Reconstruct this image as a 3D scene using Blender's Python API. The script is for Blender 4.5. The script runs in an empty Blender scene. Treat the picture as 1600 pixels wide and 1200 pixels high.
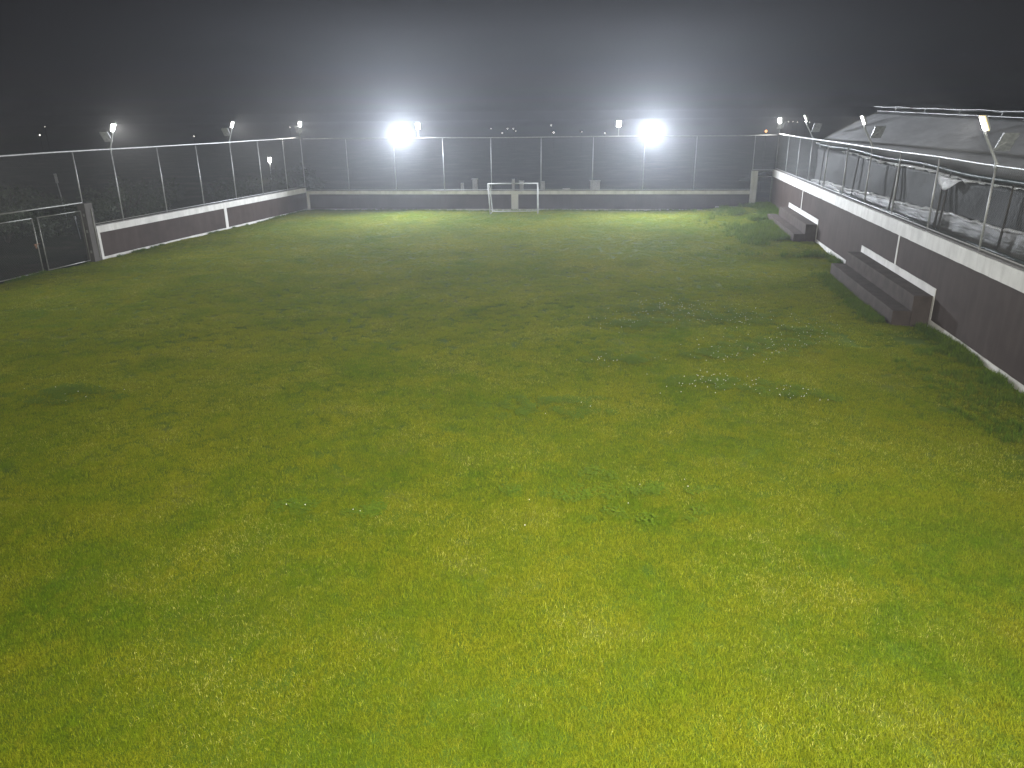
import bpy, math, random
import numpy as np
from mathutils import Vector, Matrix
random.seed(7); rng = np.random.default_rng(7)
S = bpy.context.scene
COL = S.collection
PI = math.pi

# ------------------------------------------------------------------ helpers
class MB:
    """collects faces; build() links them as ONE mesh object"""
    def __init__(s): s.v = []; s.f = []; s.m = []
    def add(s, vs, fs, m=0):
        o = len(s.v); s.v += [tuple(v) for v in vs]
        for f in fs: s.f.append(tuple(i + o for i in f)); s.m.append(m)
    def box(s, c, sx, sy, sz, ax=None, m=0):
        """box centred on c, half extents along the axes ax (3 unit vectors)"""
        ax = ax or (Vector((1,0,0)), Vector((0,1,0)), Vector((0,0,1)))
        c = Vector(c); vs = []
        for k in (-1,1):
            for j in (-1,1):
                for i in (-1,1):
                    vs.append(c + ax[0]*i*sx + ax[1]*j*sy + ax[2]*k*sz)
        s.add(vs, [(0,2,3,1),(4,5,7,6),(0,1,5,4),(2,6,7,3),(0,4,6,2),(1,3,7,5)], m)
    def tube(s, pts, r, n=8, m=0, cap=True):
        pts = [Vector(p) for p in pts]; rings = []
        for i, p in enumerate(pts):
            d = (pts[min(i+1, len(pts)-1)] - pts[max(i-1, 0)]).normalized()
            a = d.orthogonal().normalized() if i == 0 else (u - d*u.dot(d)).normalized()
            u = a; b = d.cross(a)
            rr = r[i] if isinstance(r, (list, tuple)) else r
            rings.append([p + (a*math.cos(2*PI*k/n) + b*math.sin(2*PI*k/n))*rr for k in range(n)])
        vs = [q for R in rings for q in R]; fs = []
        for i in range(len(pts)-1):
            for k in range(n):
                fs.append((i*n+k, i*n+(k+1)%n, (i+1)*n+(k+1)%n, (i+1)*n+k))
        if cap:
            fs.append(tuple(reversed(range(n)))); fs.append(tuple(range((len(pts)-1)*n, len(pts)*n)))
        s.add(vs, fs, m)
    def build(s, name, mats, parent=None, smooth=False, bevel=0):
        me = bpy.data.meshes.new(name); me.from_pydata(s.v, [], s.f)
        for mt in (mats if isinstance(mats, (list, tuple)) else [mats]): me.materials.append(mt)
        me.polygons.foreach_set('material_index', s.m)
        if smooth: me.polygons.foreach_set('use_smooth', [True]*len(s.f))
        me.update()
        o = bpy.data.objects.new(name, me); COL.objects.link(o)
        if parent is not None:
            o.parent = parent
            o.matrix_parent_inverse = parent.matrix_basis.inverted()
        if bevel:
            b = o.modifiers.new('bevel', 'BEVEL'); b.width = bevel; b.segments = 2; b.limit_method = 'ANGLE'
        return o

def tag(o, label=None, cat=None, group=None, kind=None):
    if label: o['label'] = label
    if cat: o['category'] = cat
    if group: o['group'] = group
    if kind: o['kind'] = kind
    return o
def thing(name, label, cat, loc, group=None):
    o = bpy.data.objects.new(name, None); COL.objects.link(o); o.location = loc
    o.empty_display_size = .2
    return tag(o, label, cat, group)

# ------------------------------------------------------------------ materials
class NT:
    def __init__(s, name):
        s.m = bpy.data.materials.new(name); s.m.use_nodes = True
        s.t = s.m.node_tree; s.n = s.t.nodes; s.l = s.t.links
        s.b = s.n['Principled BSDF']; s.o = s.n['Material Output']
    def new(s, t, **k):
        n = s.n.new(t)
        for a, v in k.items():
            if a.startswith('i_'): n.inputs[a[2:].replace('_', ' ')].default_value = v
            else: setattr(n, a, v)
        return n
    def pos(s, scale=(1,1,1)):
        g = s.new('ShaderNodeNewGeometry'); mp = s.new('ShaderNodeMapping'); mp.inputs['Scale'].default_value = scale
        s.l.new(g.outputs['Position'], mp.inputs['Vector']); return mp.outputs['Vector']
    def noise(s, vec, scale, detail=4, rough=.55):
        n = s.new('ShaderNodeTexNoise'); n.inputs['Scale'].default_value = scale
        n.inputs['Detail'].default_value = detail; n.inputs['Roughness'].default_value = rough
        s.l.new(vec, n.inputs['Vector']); return n.outputs['Fac']
    def ramp(s, fac, stops):
        r = s.new('ShaderNodeValToRGB'); e = r.color_ramp.elements
        while len(e) < len(stops): e.new(.5)
        for k, (p, c) in enumerate(stops):
            e[k].position = p; e[k].color = (*c, 1) if len(c) == 3 else c
        s.l.new(fac, r.inputs['Fac']); return r.outputs['Color']
    def mix(s, fac, a, b, blend='MIX'):
        m = s.new('ShaderNodeMix'); m.data_type = 'RGBA'; m.blend_type = blend
        for sock, v in ((m.inputs[0], fac), (m.inputs[6], a), (m.inputs[7], b)):
            if hasattr(v, 'links'): s.l.new(v, sock)
            elif isinstance(v, (int, float)): sock.default_value = v
            else: sock.default_value = (*v, 1)
        return m.outputs[2]
    def bump(s, h, strength=.3, dist=.01):
        b = s.new('ShaderNodeBump'); b.inputs['Strength'].default_value = strength; b.inputs['Distance'].default_value = dist
        s.l.new(h, b.inputs['Height']); s.l.new(b.outputs['Normal'], s.b.inputs['Normal'])

def mottled(name, c1, c2, scale, rough=.8, metal=0, streak=None, bump=.3, bscale=40, spec=.3):
    t = NT(name); p = t.pos()
    col = t.ramp(t.noise(p, scale, 6), [(.3, c1), (.7, c2)])
    if streak:
        f = t.ramp(t.noise(t.pos((1.6, 1.6, .22)), 2.3, 5, .65), [(.45, (0,0,0)), (.75, (1,1,1))])
        col = t.mix(f, col, streak)
        f2 = t.ramp(t.noise(t.pos((.8,.8,1.1)), .9, 5, .6), [(.5, (0,0,0)), (.72, (.55,.55,.55))])
        col = t.mix(f2, col, tuple(.62*a for a in c1))
    t.l.new(col, t.b.inputs['Base Color'])
    t.b.inputs['Roughness'].default_value = rough; t.b.inputs['Metallic'].default_value = metal
    t.b.inputs['Specular IOR Level'].default_value = spec
    if bump: t.bump(t.noise(p, bscale, 5, .7), bump, .01)
    return t.m

M = {}
M['wallpaint'] = mottled('brown_wall_paint', (.040,.0275,.0245), (.054,.039,.035), 1.3, .75, streak=(.060,.045,.041), bump=.35, bscale=55, spec=.06)
M['white'] = mottled('white_band_paint', (.53,.51,.495), (.64,.62,.60), 2.2, .7, streak=(.44,.415,.40), bump=.25, bscale=60)
M['concrete'] = mottled('bench_concrete', (.040,.030,.0265), (.068,.053,.048), 3.0, .85, bump=.4, bscale=70, spec=.08)
M['coping'] = mottled('raw_concrete_coping', (.16,.15,.145), (.24,.23,.22), 4, .9, bump=.4, bscale=60)
M['pillar'] = mottled('pillar_render', (.06,.053,.05), (.095,.085,.082), 2, .85, streak=(.11,.1,.096))
M['pipe'] = mottled('galvanised_pipe', (.34,.34,.345), (.46,.46,.47), 9, .5, .35, bump=0, spec=.5)
M['wire'] = mottled('galvanised_wire', (.11,.112,.112), (.16,.163,.163), 9, .6, .2, bump=0)
M['gatepipe'] = mottled('weathered_gate_pipe', (.19,.19,.175), (.28,.28,.26), 9, .5, .4, bump=0)
M['goalwhite'] = mottled('goal_white_paint', (.40,.40,.40), (.52,.52,.52), 6, .5, bump=0)
M['armpaint'] = mottled('lamp_arm_paint', (.33,.34,.35), (.42,.43,.44), 5, .5, .2, bump=0)
M['housing'] = mottled('lamp_housing', (.40,.41,.42), (.5,.51,.52), 5, .4, .3, bump=0)
M['dark'] = mottled('dark_bracket', (.03,.03,.03), (.05,.05,.05), 5, .5, .3, bump=0)
M['wood'] = mottled('dark_timber', (.035,.03,.026), (.07,.06,.05), 5, .85)
M['rust'] = mottled('rusty_latch', (.12,.06,.035), (.2,.1,.05), 12, .8)
M['bark'] = mottled('bark', (.04,.032,.024), (.08,.065,.05), 6, .9)
M['block'] = mottled('whitewashed_block', (.50,.5,.5), (.68,.68,.68), 3, .8)
M['duct'] = mottled('dark_teal_pipe', (.02,.035,.036), (.035,.055,.055), 3, .4, bump=0)

def solar_mat():
    t = NT('solar_panel_back'); p = t.pos()
    t.l.new(t.ramp(t.noise(p, 14, 3), [(.35, (.25,.26,.28)), (.7, (.40,.41,.43))]), t.b.inputs['Base Color'])
    t.b.inputs['Roughness'].default_value = .45; return t.m
M['solarback'] = solar_mat()
def cell_mat():
    t = NT('solar_cells'); t.b.inputs['Base Color'].default_value = (.01,.015,.035,1); t.b.inputs['Roughness'].default_value = .15; return t.m
M['cells'] = cell_mat()
def emit(name, c, s):
    t = NT(name); t.b.inputs['Base Color'].default_value = (.8,.8,.8,1)
    t.b.inputs['Emission Color'].default_value = (*c, 1); t.b.inputs['Emission Strength'].default_value = s
    t.m.cycles.emission_sampling = 'NONE'
    return t.m
M['led'] = emit('led_face', (1, .98, .93), 40)
M['ledwarm'] = emit('led_amber_rim', (1, .72, .18), 1.3)
M['flood'] = emit('flood_led_face', (.93, .97, 1), 90)
M['town'] = emit('town_lamp', (1, .93, .85), 9)
M['towndim'] = emit('dim_town_lamp', (1, .9, .8), 6)
M['amber'] = emit('amber_lamp', (1, .45, .15), 3)

def film(name, c1, c2, rough, trans, wrinkle=.5, wscale=(1,1,1)):
    t = NT(name); p = t.pos(wscale)
    n = t.noise(p, 3.0, 7, .62)
    t.l.new(t.ramp(n, [(.3, c1), (.7, c2)]), t.b.inputs['Base Color'])
    t.b.inputs['Roughness'].default_value = rough
    t.bump(t.noise(p, 5.5, 6, .6), wrinkle, .05)
    t.b.inputs['Specular IOR Level'].default_value = .5 if c2[0] > .1 else .08
    tl = t.new('ShaderNodeBsdfTranslucent'); tl.inputs['Color'].default_value = (*c2, 1)
    mx = t.new('ShaderNodeMixShader'); mx.inputs[0].default_value = trans
    t.l.new(t.b.outputs[0], mx.inputs[1]); t.l.new(tl.outputs[0], mx.inputs[2]); t.l.new(mx.outputs[0], t.o.inputs['Surface'])
    return t.m
M['roofilm'] = film('greenhouse_roof_film', (.36,.36,.37), (.50,.50,.51), .45, .25, .35, (1,.5,1))
M['sidefilm'] = film('greenhouse_interior_shade_film', (.014,.014,.015), (.030,.030,.032), .6, .1, .5, (1,.5,.6))  # near-black colour stands in for the shaded greenhouse interior
M['curtain'] = film('greenhouse_white_curtain', (.13,.125,.12), (.27,.26,.25), .45, .12, .7, (.8,.35,5))
M['tatter'] = film('torn_white_film', (.5,.49,.48), (.75,.74,.73), .2, .2, .9, (2,2,2))

# ------------------------------------------------------------------ layout (metres; x right, y away from the camera)
def left_x(y): return -15.6 + (y-28.0)*0.2587
def right_x(y): return 9.44 + (y-12.76)*0.1637
def far_y(x): return 43.5 - (x+11.59)*0.1008
LD = Vector((.2587,1,0)).normalized(); LN = Vector((LD.y,-LD.x,0))     # along / into the field
RD = Vector((.1637,1,0)).normalized(); RN = Vector((-RD.y,RD.x,0))
FD = Vector((1,-.1008,0)).normalized(); FN = Vector((FD.y,-FD.x,0))
UP = Vector((0,0,1))
_ph = rng.uniform(0, 6.28, 12)
def gz(x, y):
    x = np.asarray(x, float); y = np.asarray(y, float)
    z = .016*np.sin(.9*x+_ph[0]+.5*y)+.014*np.sin(1.3*y-.4*x+_ph[1])+.01*np.sin(2.3*x+1.1*y+_ph[2])+.008*np.sin(3.1*y-1.7*x+_ph[3])
    d = right_x(y)-x
    z = z + .20*np.exp(-((x-12.6)**2/6+(y-40.2)**2/5)) + .14*np.exp(-np.clip(d,0,9)**2/3.0)*np.clip((y-27)/4,0,1)*np.clip((44-y)/2,0,1)
    z = z + .05*np.exp(-np.clip(d,0,9)**2/1.2)*np.clip((17.3-y)/2,0,1)
    return z
def P3(x, y, z): return Vector((x, y, z))

# ------------------------------------------------------------------ ground
def soil_mat():
    t = NT('field_soil'); p = t.pos()
    c = t.ramp(t.noise(p, .9, 7), [(.3, (.05,.085,.008)), (.55, (.07,.105,.010)), (.75, (.12,.12,.028))])
    t.l.new(c, t.b.inputs['Base Color']); t.b.inputs['Roughness'].default_value = 1
    t.b.inputs['Specular IOR Level'].default_value = .05
    t.bump(t.noise(p, 25, 6, .7), .8, .02); return t.m
def dirt_mat():
    t = NT('outer_dirt'); p = t.pos()
    c = t.ramp(t.noise(p, .35, 8, .65), [(.3, (.018,.022,.012)), (.5, (.03,.036,.018)), (.68, (.075,.06,.048))])
    t.l.new(c, t.b.inputs['Base Color']); t.b.inputs['Roughness'].default_value = 1
    t.b.inputs['Specular IOR Level'].default_value = .05
    t.bump(t.noise(p, 6, 6, .7), .9, .1); return t.m
M['soil'] = soil_mat(); M['dirt'] = dirt_mat()

def field_ground():
    nx, ny = 110, 130
    ys = np.linspace(-6, 44, ny); vs = []; fs = []
    for y in ys:
        x0, x1 = left_x(y)-.06, right_x(y)+.06
        for k in range(nx):
            x = x0+(x1-x0)*k/(nx-1); yy = min(y, far_y(x)+.05)
            vs.append((x, yy, float(gz(x, yy))-.004))
    for j in range(ny-1):
        for i in range(nx-1):
            a = j*nx+i; fs.append((a, a+1, a+nx+1, a+nx))
    b = MB(); b.add(vs, fs); o = b.build('field_ground', M['soil'], smooth=True); tag(o, kind='structure')
field_ground()
b = MB(); b.add([(-700,-60,-.14),(700,-60,-.14),(700,900,-.14),(-700,900,-.14)], [(0,1,2,3)])
tag(b.build('ground', M['dirt']), kind='structure')
# raised terrace that the right wall holds back
b = MB()
vs = []
for y in np.linspace(-6, 60, 23):
    for k in range(9):
        x = right_x(y)+.19+k*4
        vs.append((x, y, 1.72+.05*math.sin(x*1.3+y*.7)-(0 if y < 45 else (y-45)*.12)))
fs = [(j*9+i, j*9+i+1, j*9+i+10, j*9+i+9) for j in range(22) for i in range(8)]
b.add(vs, fs); tag(b.build('terrace_ground', M['dirt'], smooth=True), kind='structure')
# ------------------------------------------------------------------ walls
def wall_box(b, p0, D, N, s0, s1, z0, z1, front, back):
    """slab along D from s0 to s1; front/back = offsets along the field normal N"""
    c = p0 + D*((s0+s1)/2) + N*((front+back)/2) + UP*((z0+z1)/2)
    b.box(c, (s1-s0)/2, abs(front-back)/2, (z1-z0)/2, (D, N, UP))
def strip(b, p0, D, N, s0, s1, z0, z1, wob=0, t=.012):
    """thin painted render band, with an uneven lower or upper edge"""
    n = max(2, int((s1-s0)/.25)); vs = []; fs = []
    for k in range(n+1):
        s = s0+(s1-s0)*k/n; w0 = wob*random.uniform(-1,1); w1 = .004*random.uniform(-1,1)
        q = p0+D*s
        vs += [q+N*t+UP*(z0+w0), q+N*t+UP*(z1+w1), q-N*.01+UP*(z1+w1), q-N*.01+UP*(z0+w0)]
    for k in range(n):
        a = 4*k
        for (i, j) in ((0,1),(1,2),(2,3),(3,0)): fs.append((a+i, a+4+i, a+4+j, a+j))
    fs += [(3,2,1,0), (4*n,4*n+1,4*n+2,4*n+3)]
    b.add(vs, fs)

def sy(y, y0, D): return (y-y0)/D.y

# left wall
pL = P3(left_x(28.2), 28.2, 0); yL1 = 43.5
sl = lambda y: sy(y, 28.2, LD)
w = thing('perimeter_wall', 'low brown wall with white bands running along the left side behind the gate pillar', 'wall', pL)
b = MB(); wall_box(b, pL, LD, LN, 0, sl(yL1)-.02, -.3, 1.24, 0, -.15); b.build('wall_body', M['wallpaint'], w)
b = MB(); wall_box(b, pL, LD, LN, 0, sl(yL1)-.02, 1.24, 1.265, .004, -.16); b.build('coping', M['coping'], w)
b = MB(); strip(b, pL, LD, LN, .0, sl(yL1)-.03, .985, 1.238); b.build('cap_band', M['white'], w)
b = MB(); strip(b, pL, LD, LN, .17, sl(35.9), -.05, .085, .012); strip(b, pL, LD, LN, sl(36.1)+.01, sl(yL1)-.03, -.05, .085, .012); b.build('base_band', M['white'], w)
b = MB(); strip(b, pL, LD, LN, 0, .16, -.05, .983); b.build('pilaster', M['white'], w)
b = MB(); strip(b, pL, LD, LN, sl(35.9)+.005, sl(36.1)+.005, -.05, .983); b.build('pilaster', M['white'], w)
# left wall nearer than the gate (outside the frame, same wall)
pL0 = P3(left_x(2), 2, 0); e0 = (23.55-2)/LD.y
w = thing('perimeter_wall', 'low brown wall on the left, nearer than the double gate', 'wall', pL0)
b = MB(); wall_box(b, pL0, LD, LN, 0, e0, -.3, 1.24, 0, -.15); b.build('wall_body', M['wallpaint'], w)
b = MB(); strip(b, pL0, LD, LN, 0, e0-.01, .985, 1.238); b.build('cap_band', M['white'], w)
b = MB(); strip(b, pL0, LD, LN, 0, e0-.01, -.05, .085, .012); b.build('base_band', M['white'], w)

# far wall
pF = P3(-11.62, far_y(-11.62), 0)
sf = lambda x: (x+11.62)/FD.x
w = thing('perimeter_wall', 'long far wall with white top band behind the small goal', 'wall', pF)
b = MB(); wall_box(b, pF, FD, FN, 0, sf(12.9), -.3, 1.06, 0, -.15); b.build('wall_body', M['wallpaint'], w)
b = MB(); wall_box(b, pF, FD, FN, 0, sf(12.9), 1.06, 1.085, .004, -.16); b.build('coping', M['coping'], w)
b = MB(); strip(b, pF, FD, FN, .19, sf(12.9)-.01, .875, 1.058); b.build('cap_band', M['white'], w)
b = MB(); strip(b, pF, FD, FN, .19, sf(.06), -.05, .075, .012); strip(b, pF, FD, FN, sf(.47), sf(12.9)-.01, -.05, .085, .012); b.build('base_band', M['white'], w)
b = MB(); strip(b, pF, FD, FN, 0.0, .18, -.05, 1.058); b.build('pilaster', M['white'], w)
b = MB(); strip(b, pF, FD, FN, sf(.07), sf(.46), -.05, .873); b.build('pilaster', M['white'], w)
b = MB(); strip(b, pF, FD, FN, sf(11.15), sf(12.88), .087, .24, .006, .03); strip(b, pF, FD, FN, sf(11.15), sf(11.22), -.05, .085, 0, .03); b.build('step_band', M['white'], w)

# right wall
pR = P3(right_x(2), 2, 0); sr = lambda y: (y-2)/RD.y; yR1 = 41.2
w = thing('perimeter_wall', 'tall brown retaining wall with white bands along the right side behind the benches', 'wall', pR)
b = MB(); wall_box(b, pR, RD, RN, 0, sr(yR1), -.4, 2.13, 0, -.18); b.build('wall_body', M['wallpaint'], w)
b = MB(); wall_box(b, pR, RD, RN, 0, sr(yR1), 2.13, 2.17, -.03, -.2); b.build('coping', M['coping'], w)
b = MB(); strip(b, pR, RD, RN, 0, sr(yR1)-.01, 1.79, 2.15, .004, .02); b.build('cap_band', M['white'], w)
B1a, B1b, B2a, B2b = 17.6, 23.8, 30.0, 36.0       # bench spans in y
b = MB()
for a, c in ((2.02, B1a), (B1b, B2a), (B2b, yR1-.02)):
    strip(b, pR, RD, RN, sr(a)+.11, sr(c)-.005, -.12, .21, .014)
b.build('base_band', M['white'], w)
for y in (8.0, 20.57, 33.3):
    b = MB(); strip(b, pR, RD, RN, sr(y)-.05, sr(y)+.05, .985 if y > 10 else .214, 1.785); b.build('pilaster', M['white'], w)
for a, c in ((B1a, B1b), (B2a, B2b)):
    b = MB(); strip(b, pR, RD, RN, sr(a)-.1, sr(c), .775, .98); strip(b, pR, RD, RN, sr(a)-.1, sr(a)-.005, -.12, .772); b.build('bench_band', M['white'], w)

# pillars
pp = pL - LD*.20
w = tag((lambda bb: bb)(None) or thing('gate_pillar', 'grey brown gate pillar at the near end of the left wall', 'pillar', pp+LN*-.07))
b = MB(); b.box(pp+LN*-.09+UP*.96, .19, .16, 1.155, (LD, LN, UP)); b.build('shaft', M['pillar'], w, bevel=.012)
b = MB(); b.tube([pp+LN*.074+LD*.1+UP*z for z in (.1, .9, 1.9)], .018, 6); b.build('conduit', M['gatepipe'], w)
b = MB()
for z in (.35, 1.1, 1.7): b.box(pp-LD*.2+LN*-.02+UP*z, .015, .03, .05, (LD, LN, UP))
b.build('hinge', M['gatepipe'], w)
w['category'] = 'pillar'; w['label'] = 'grey brown gate pillar at the near end of the left wall'
pq = P3(13.07, far_y(13.07), 0)
w = thing('gate_pillar', 'white pillar at the right end of the far wall beside the narrow gate', 'pillar', pq)
b = MB(); b.box(pq+FN*-.05+UP*.9, .15, .15, 1.19, (FD, FN, UP)); b.build('shaft', M['white'], w, bevel=.012)
b = MB(); b.box(pq+FN*-.05+UP*2.105, .17, .17, .014, (FD, FN, UP)); b.build('cap', M['coping'], w)

# ------------------------------------------------------------------ fences
def chainlink(b, p0, D, N, s0, s1, z0, z1, off=0, step=.075, r=.0016):
    """real woven wires: two families of diagonals, each a three sided wire"""
    h = z1-z0; k = int((s1-s0+h)/step)
    for sgn in (1, -1):
        for i in range(k+1):
            a = s0-h+i*step
            # runs from (a, z0) to (a+h, z1)
            ta = max(0, s0-a); tb = min(h, s1-a)
            if tb-ta < .02: continue
            q0 = (a+ta, z0+ta); q1 = (a+tb, z0+tb)
            if sgn < 0: q0 = (a+ta, z1-ta); q1 = (a+tb, z1-tb)
            A = p0+D*q0[0]+UP*q0[1]+N*(off+.002*sgn); B = p0+D*q1[0]+UP*q1[1]+N*(off+.002*sgn)
            d = (B-A).normalized(); e = d.cross(N)
            vs = [A+e*r*1.2, A-e*r*.6+N*r, A-e*r*.6-N*r, B+e*r*1.2, B-e*r*.6+N*r, B-e*r*.6-N*r]
            b.add(vs, [(0,3,4,1),(1,4,5,2),(2,5,3,0)])
def fence(name_label, p0, D, N, posts, zbase, ztop, off, s0, s1, mesh_spans, rr=.024):
    f = thing('chainlink_fence', name_label, 'fence', p0+N*off+UP*zbase)
    for s, zb in posts:
        b = MB(); lean = random.uniform(-.012, .012)
        b.tube([p0+D*s+N*off+UP*(zb-.05), p0+D*(s+lean)+N*off+UP*(ztop-.01)], rr, 8)
        b.build('post', M['pipe'], f, smooth=True)
    n = int((s1-s0)/2.6)+1; b = MB()
    b.tube([p0+D*(s0+(s1-s0)*k/n)+N*off+UP*(ztop+random.uniform(-.012,.012)) for k in range(n+1)], rr*1.25, 8)
    b.build('top_rail', M['pipe'], f, smooth=True)
    for a, c, za in mesh_spans:
        b = MB(); b.tube([p0+D*a+N*off+UP*(za+.05), p0+D*c+N*off+UP*(za+.05)], .016, 6); b.build('bottom_rail', M['pipe'], f, smooth=True)
        b = MB(); chainlink(b, p0, D, N, a, c, za+.05, ztop, off); b.build('wire_mesh', M['wire'], f)
    return f
# left fence: on the wall, and across the gate on its lintel
ysL = [27.91, 29.72, 32.2, 34.64, 37.1, 39.37, 41.7, 43.55]
posts = [(sl(y), 2.1 if y < 28 else 1.27) for y in ysL]
posts += [(sl(y), 2.1 if y > 23 else 1.27) for y in (23.3, 20.8, 18.3, 15.8, 13.3, 10.8, 8.3)]
fence('pale pipe chain-link fence on top of the left wall and over the double gate', pL, LD, LN, posts, 1.27, 3.93, -.07, sl(8.0), sl(43.55),
      [(sl(23.3), sl(27.91), 2.1), (sl(28.0), sl(43.5), 1.27), (sl(8.3), sl(23.3), 1.27)])
ysR = [41.15, 38.25, 35.6, 33.1, 30.25, 27.4, 24.6, 21.85, 19.0, 15.95, 13.2, 10.4, 7.6]
fence('pale pipe chain-link fence on the tall right wall before the greenhouse', pR, RD, RN, [(sr(y), 2.16) for y in ysR], 2.16, 3.93, -.1, sr(7), sr(41.15),
      [(sr(7.2), sr(41.1), 2.16)])
xsF = [-9.1, -6.4, -3.66, -1.02, 1.71, 4.5, 7.22, 9.93, 12.95]
fence('hazy chain-link fence on top of the far wall behind the goal', pF, FD, FN, [(sf(x), 1.08 if x < 12 else 2.1) for x in xsF], 1.08, 3.88, -.07, sf(-11.5), sf(14.0),
      [(sf(-11.4), sf(12.95), 1.08), (sf(12.95), sf(14.0), 2.1)], .022)

# ------------------------------------------------------------------ gates
def leaf(g, p0, D, N, s0, s1, z0, z1, off, mat, latch=None, r=.02, mid=False):
    b = MB(); q = lambda s, z: p0+D*s+N*off+UP*z
    b.tube([q(s0,z0), q(s0,z1)], r, 8); b.tube([q(s1,z0), q(s1,z1)], r, 8)
    b.tube([q(s0+r,z0+.01), q(s1-r,z0+.01)], r*.95, 8); b.tube([q(s0+r,z1-.01), q(s1-r,z1-.01)], r*.95, 8)
    if mid: b.tube([q(s0+r,mid), q(s1-r,mid)], r*.9, 8)
    o = b.build('gate_leaf', mat, g, smooth=True)
    b = MB(); chainlink(b, p0, D, N, s0, s1, z0, z1, off, .07); m = b.build('wire_mesh', M['wire'], o)
    if latch:
        b = MB(); b.box(q(latch, .98), .05, .02, .035, (D, N, UP)); b.tube([q(latch-.09,1.0)+N*.03, q(latch+.16,1.0)+N*.03], .012, 6); b.box(q(latch-.02,.9)+N*.03, .025, .012, .04, (D, N, UP))
        b.build('latch', M['rust'], o)
g = thing('double_gate', 'grey pipe and wire double gate beside the grey brown pillar', 'gate', P3(left_x(25.8), 25.8, 0))
leaf(g, pL, LD, LN, sl(25.9), sl(27.75), .04, 1.87, -.07, M['gatepipe'])
leaf(g, pL, LD, LN, sl(23.75), sl(25.68), .04, 1.87, -.07, M['gatepipe'], latch=sl(25.6))
b = MB(); b.tube([pL+LD*sl(23.3)+LN*-.07+UP*2.14, pL+LD*sl(27.85)+LN*-.07+UP*2.14], .026, 8); b.build('lintel_rail', M['gatepipe'], g, smooth=True)
g = thing('wire_gate', 'narrow wire gate in the far right corner beside the white pillar', 'gate', P3(13.7, far_y(13.7), 0))
leaf(g, pF, FD, FN, sf(13.27), sf(13.99), .12, 1.80, -.05, M['gatepipe'])
b = MB(); b.tube([pF+FD*sf(13.24)+FN*-.05+UP*2.09, pF+FD*sf(14.1)+FN*-.05+UP*2.09], .022, 8)
b.tube([pF+FD*sf(14.05)+FN*-.05+UP*0, pF+FD*sf(14.05)+FN*-.05+UP*2.09], .022, 8); b.build('gate_frame', M['gatepipe'], g, smooth=True)

# ------------------------------------------------------------------ benches
def bench(label, ya, yb, trim):
    s0, s1 = sr(ya), sr(yb)
    t = thing('concrete_bench', label, 'bench', pR+RD*((s0+s1)/2))
    b = MB(); wall_box(b, pR, RD, RN, s0-.0, s1-trim, -.3, .39, .86, .435); b.build('lower_step', M['concrete'], t, bevel=.012)
    b = MB(); wall_box(b, pR, RD, RN, s0-.002, s1, -.3, .775, .432, .004); b.build('upper_step', M['concrete'], t, bevel=.012)
bench('two-step concrete bench against the right wall, nearer one with clear grass in front', B1a, B1b, 0)
bench('two-step concrete bench against the right wall, farther one half sunk in tall grass', B2a, B2b, -.5)

# ------------------------------------------------------------------ goal
gx0, gx1, gy = -1.09, 1.47, 40.55
t = thing('soccer_goal', 'small white pipe goal in front of the far wall', 'goal', (.2, gy, 0))
b = MB(); b.tube([(gx0+.02, gy, -.05), (gx0-.07, gy+.02, 1.58)], .030, 10); b.build('goal_post', M['goalwhite'], t, smooth=True)
b = MB(); b.tube([(gx1, gy, -.05), (gx1-.0, gy+.02, 1.58)], .030, 10); b.build('goal_post', M['goalwhite'], t, smooth=True)
b = MB(); b.tube([(gx0-.1, gy+.02, 1.6), (gx1+.03, gy+.02, 1.6)], .030, 10); b.build('crossbar', M['goalwhite'], t, smooth=True)
for x, dx in ((gx0, .12), (gx1, .06)):
    b = MB(); b.tube([(x-.02, gy+.03, 1.55), (x+.03, gy+.18, 1.35), (x+dx, gy+.95, .05), (x+.02, gy+.04, .02)], .025, 8); b.build('side_brace', M['goalwhite'], t, smooth=True)
b = MB(); b.tube([(gx0+.12, gy+.95, .05), (gx1+.06, gy+.95, .05)], .025, 8); b.build('ground_bar', M['goalwhite'], t, smooth=True)

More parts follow.
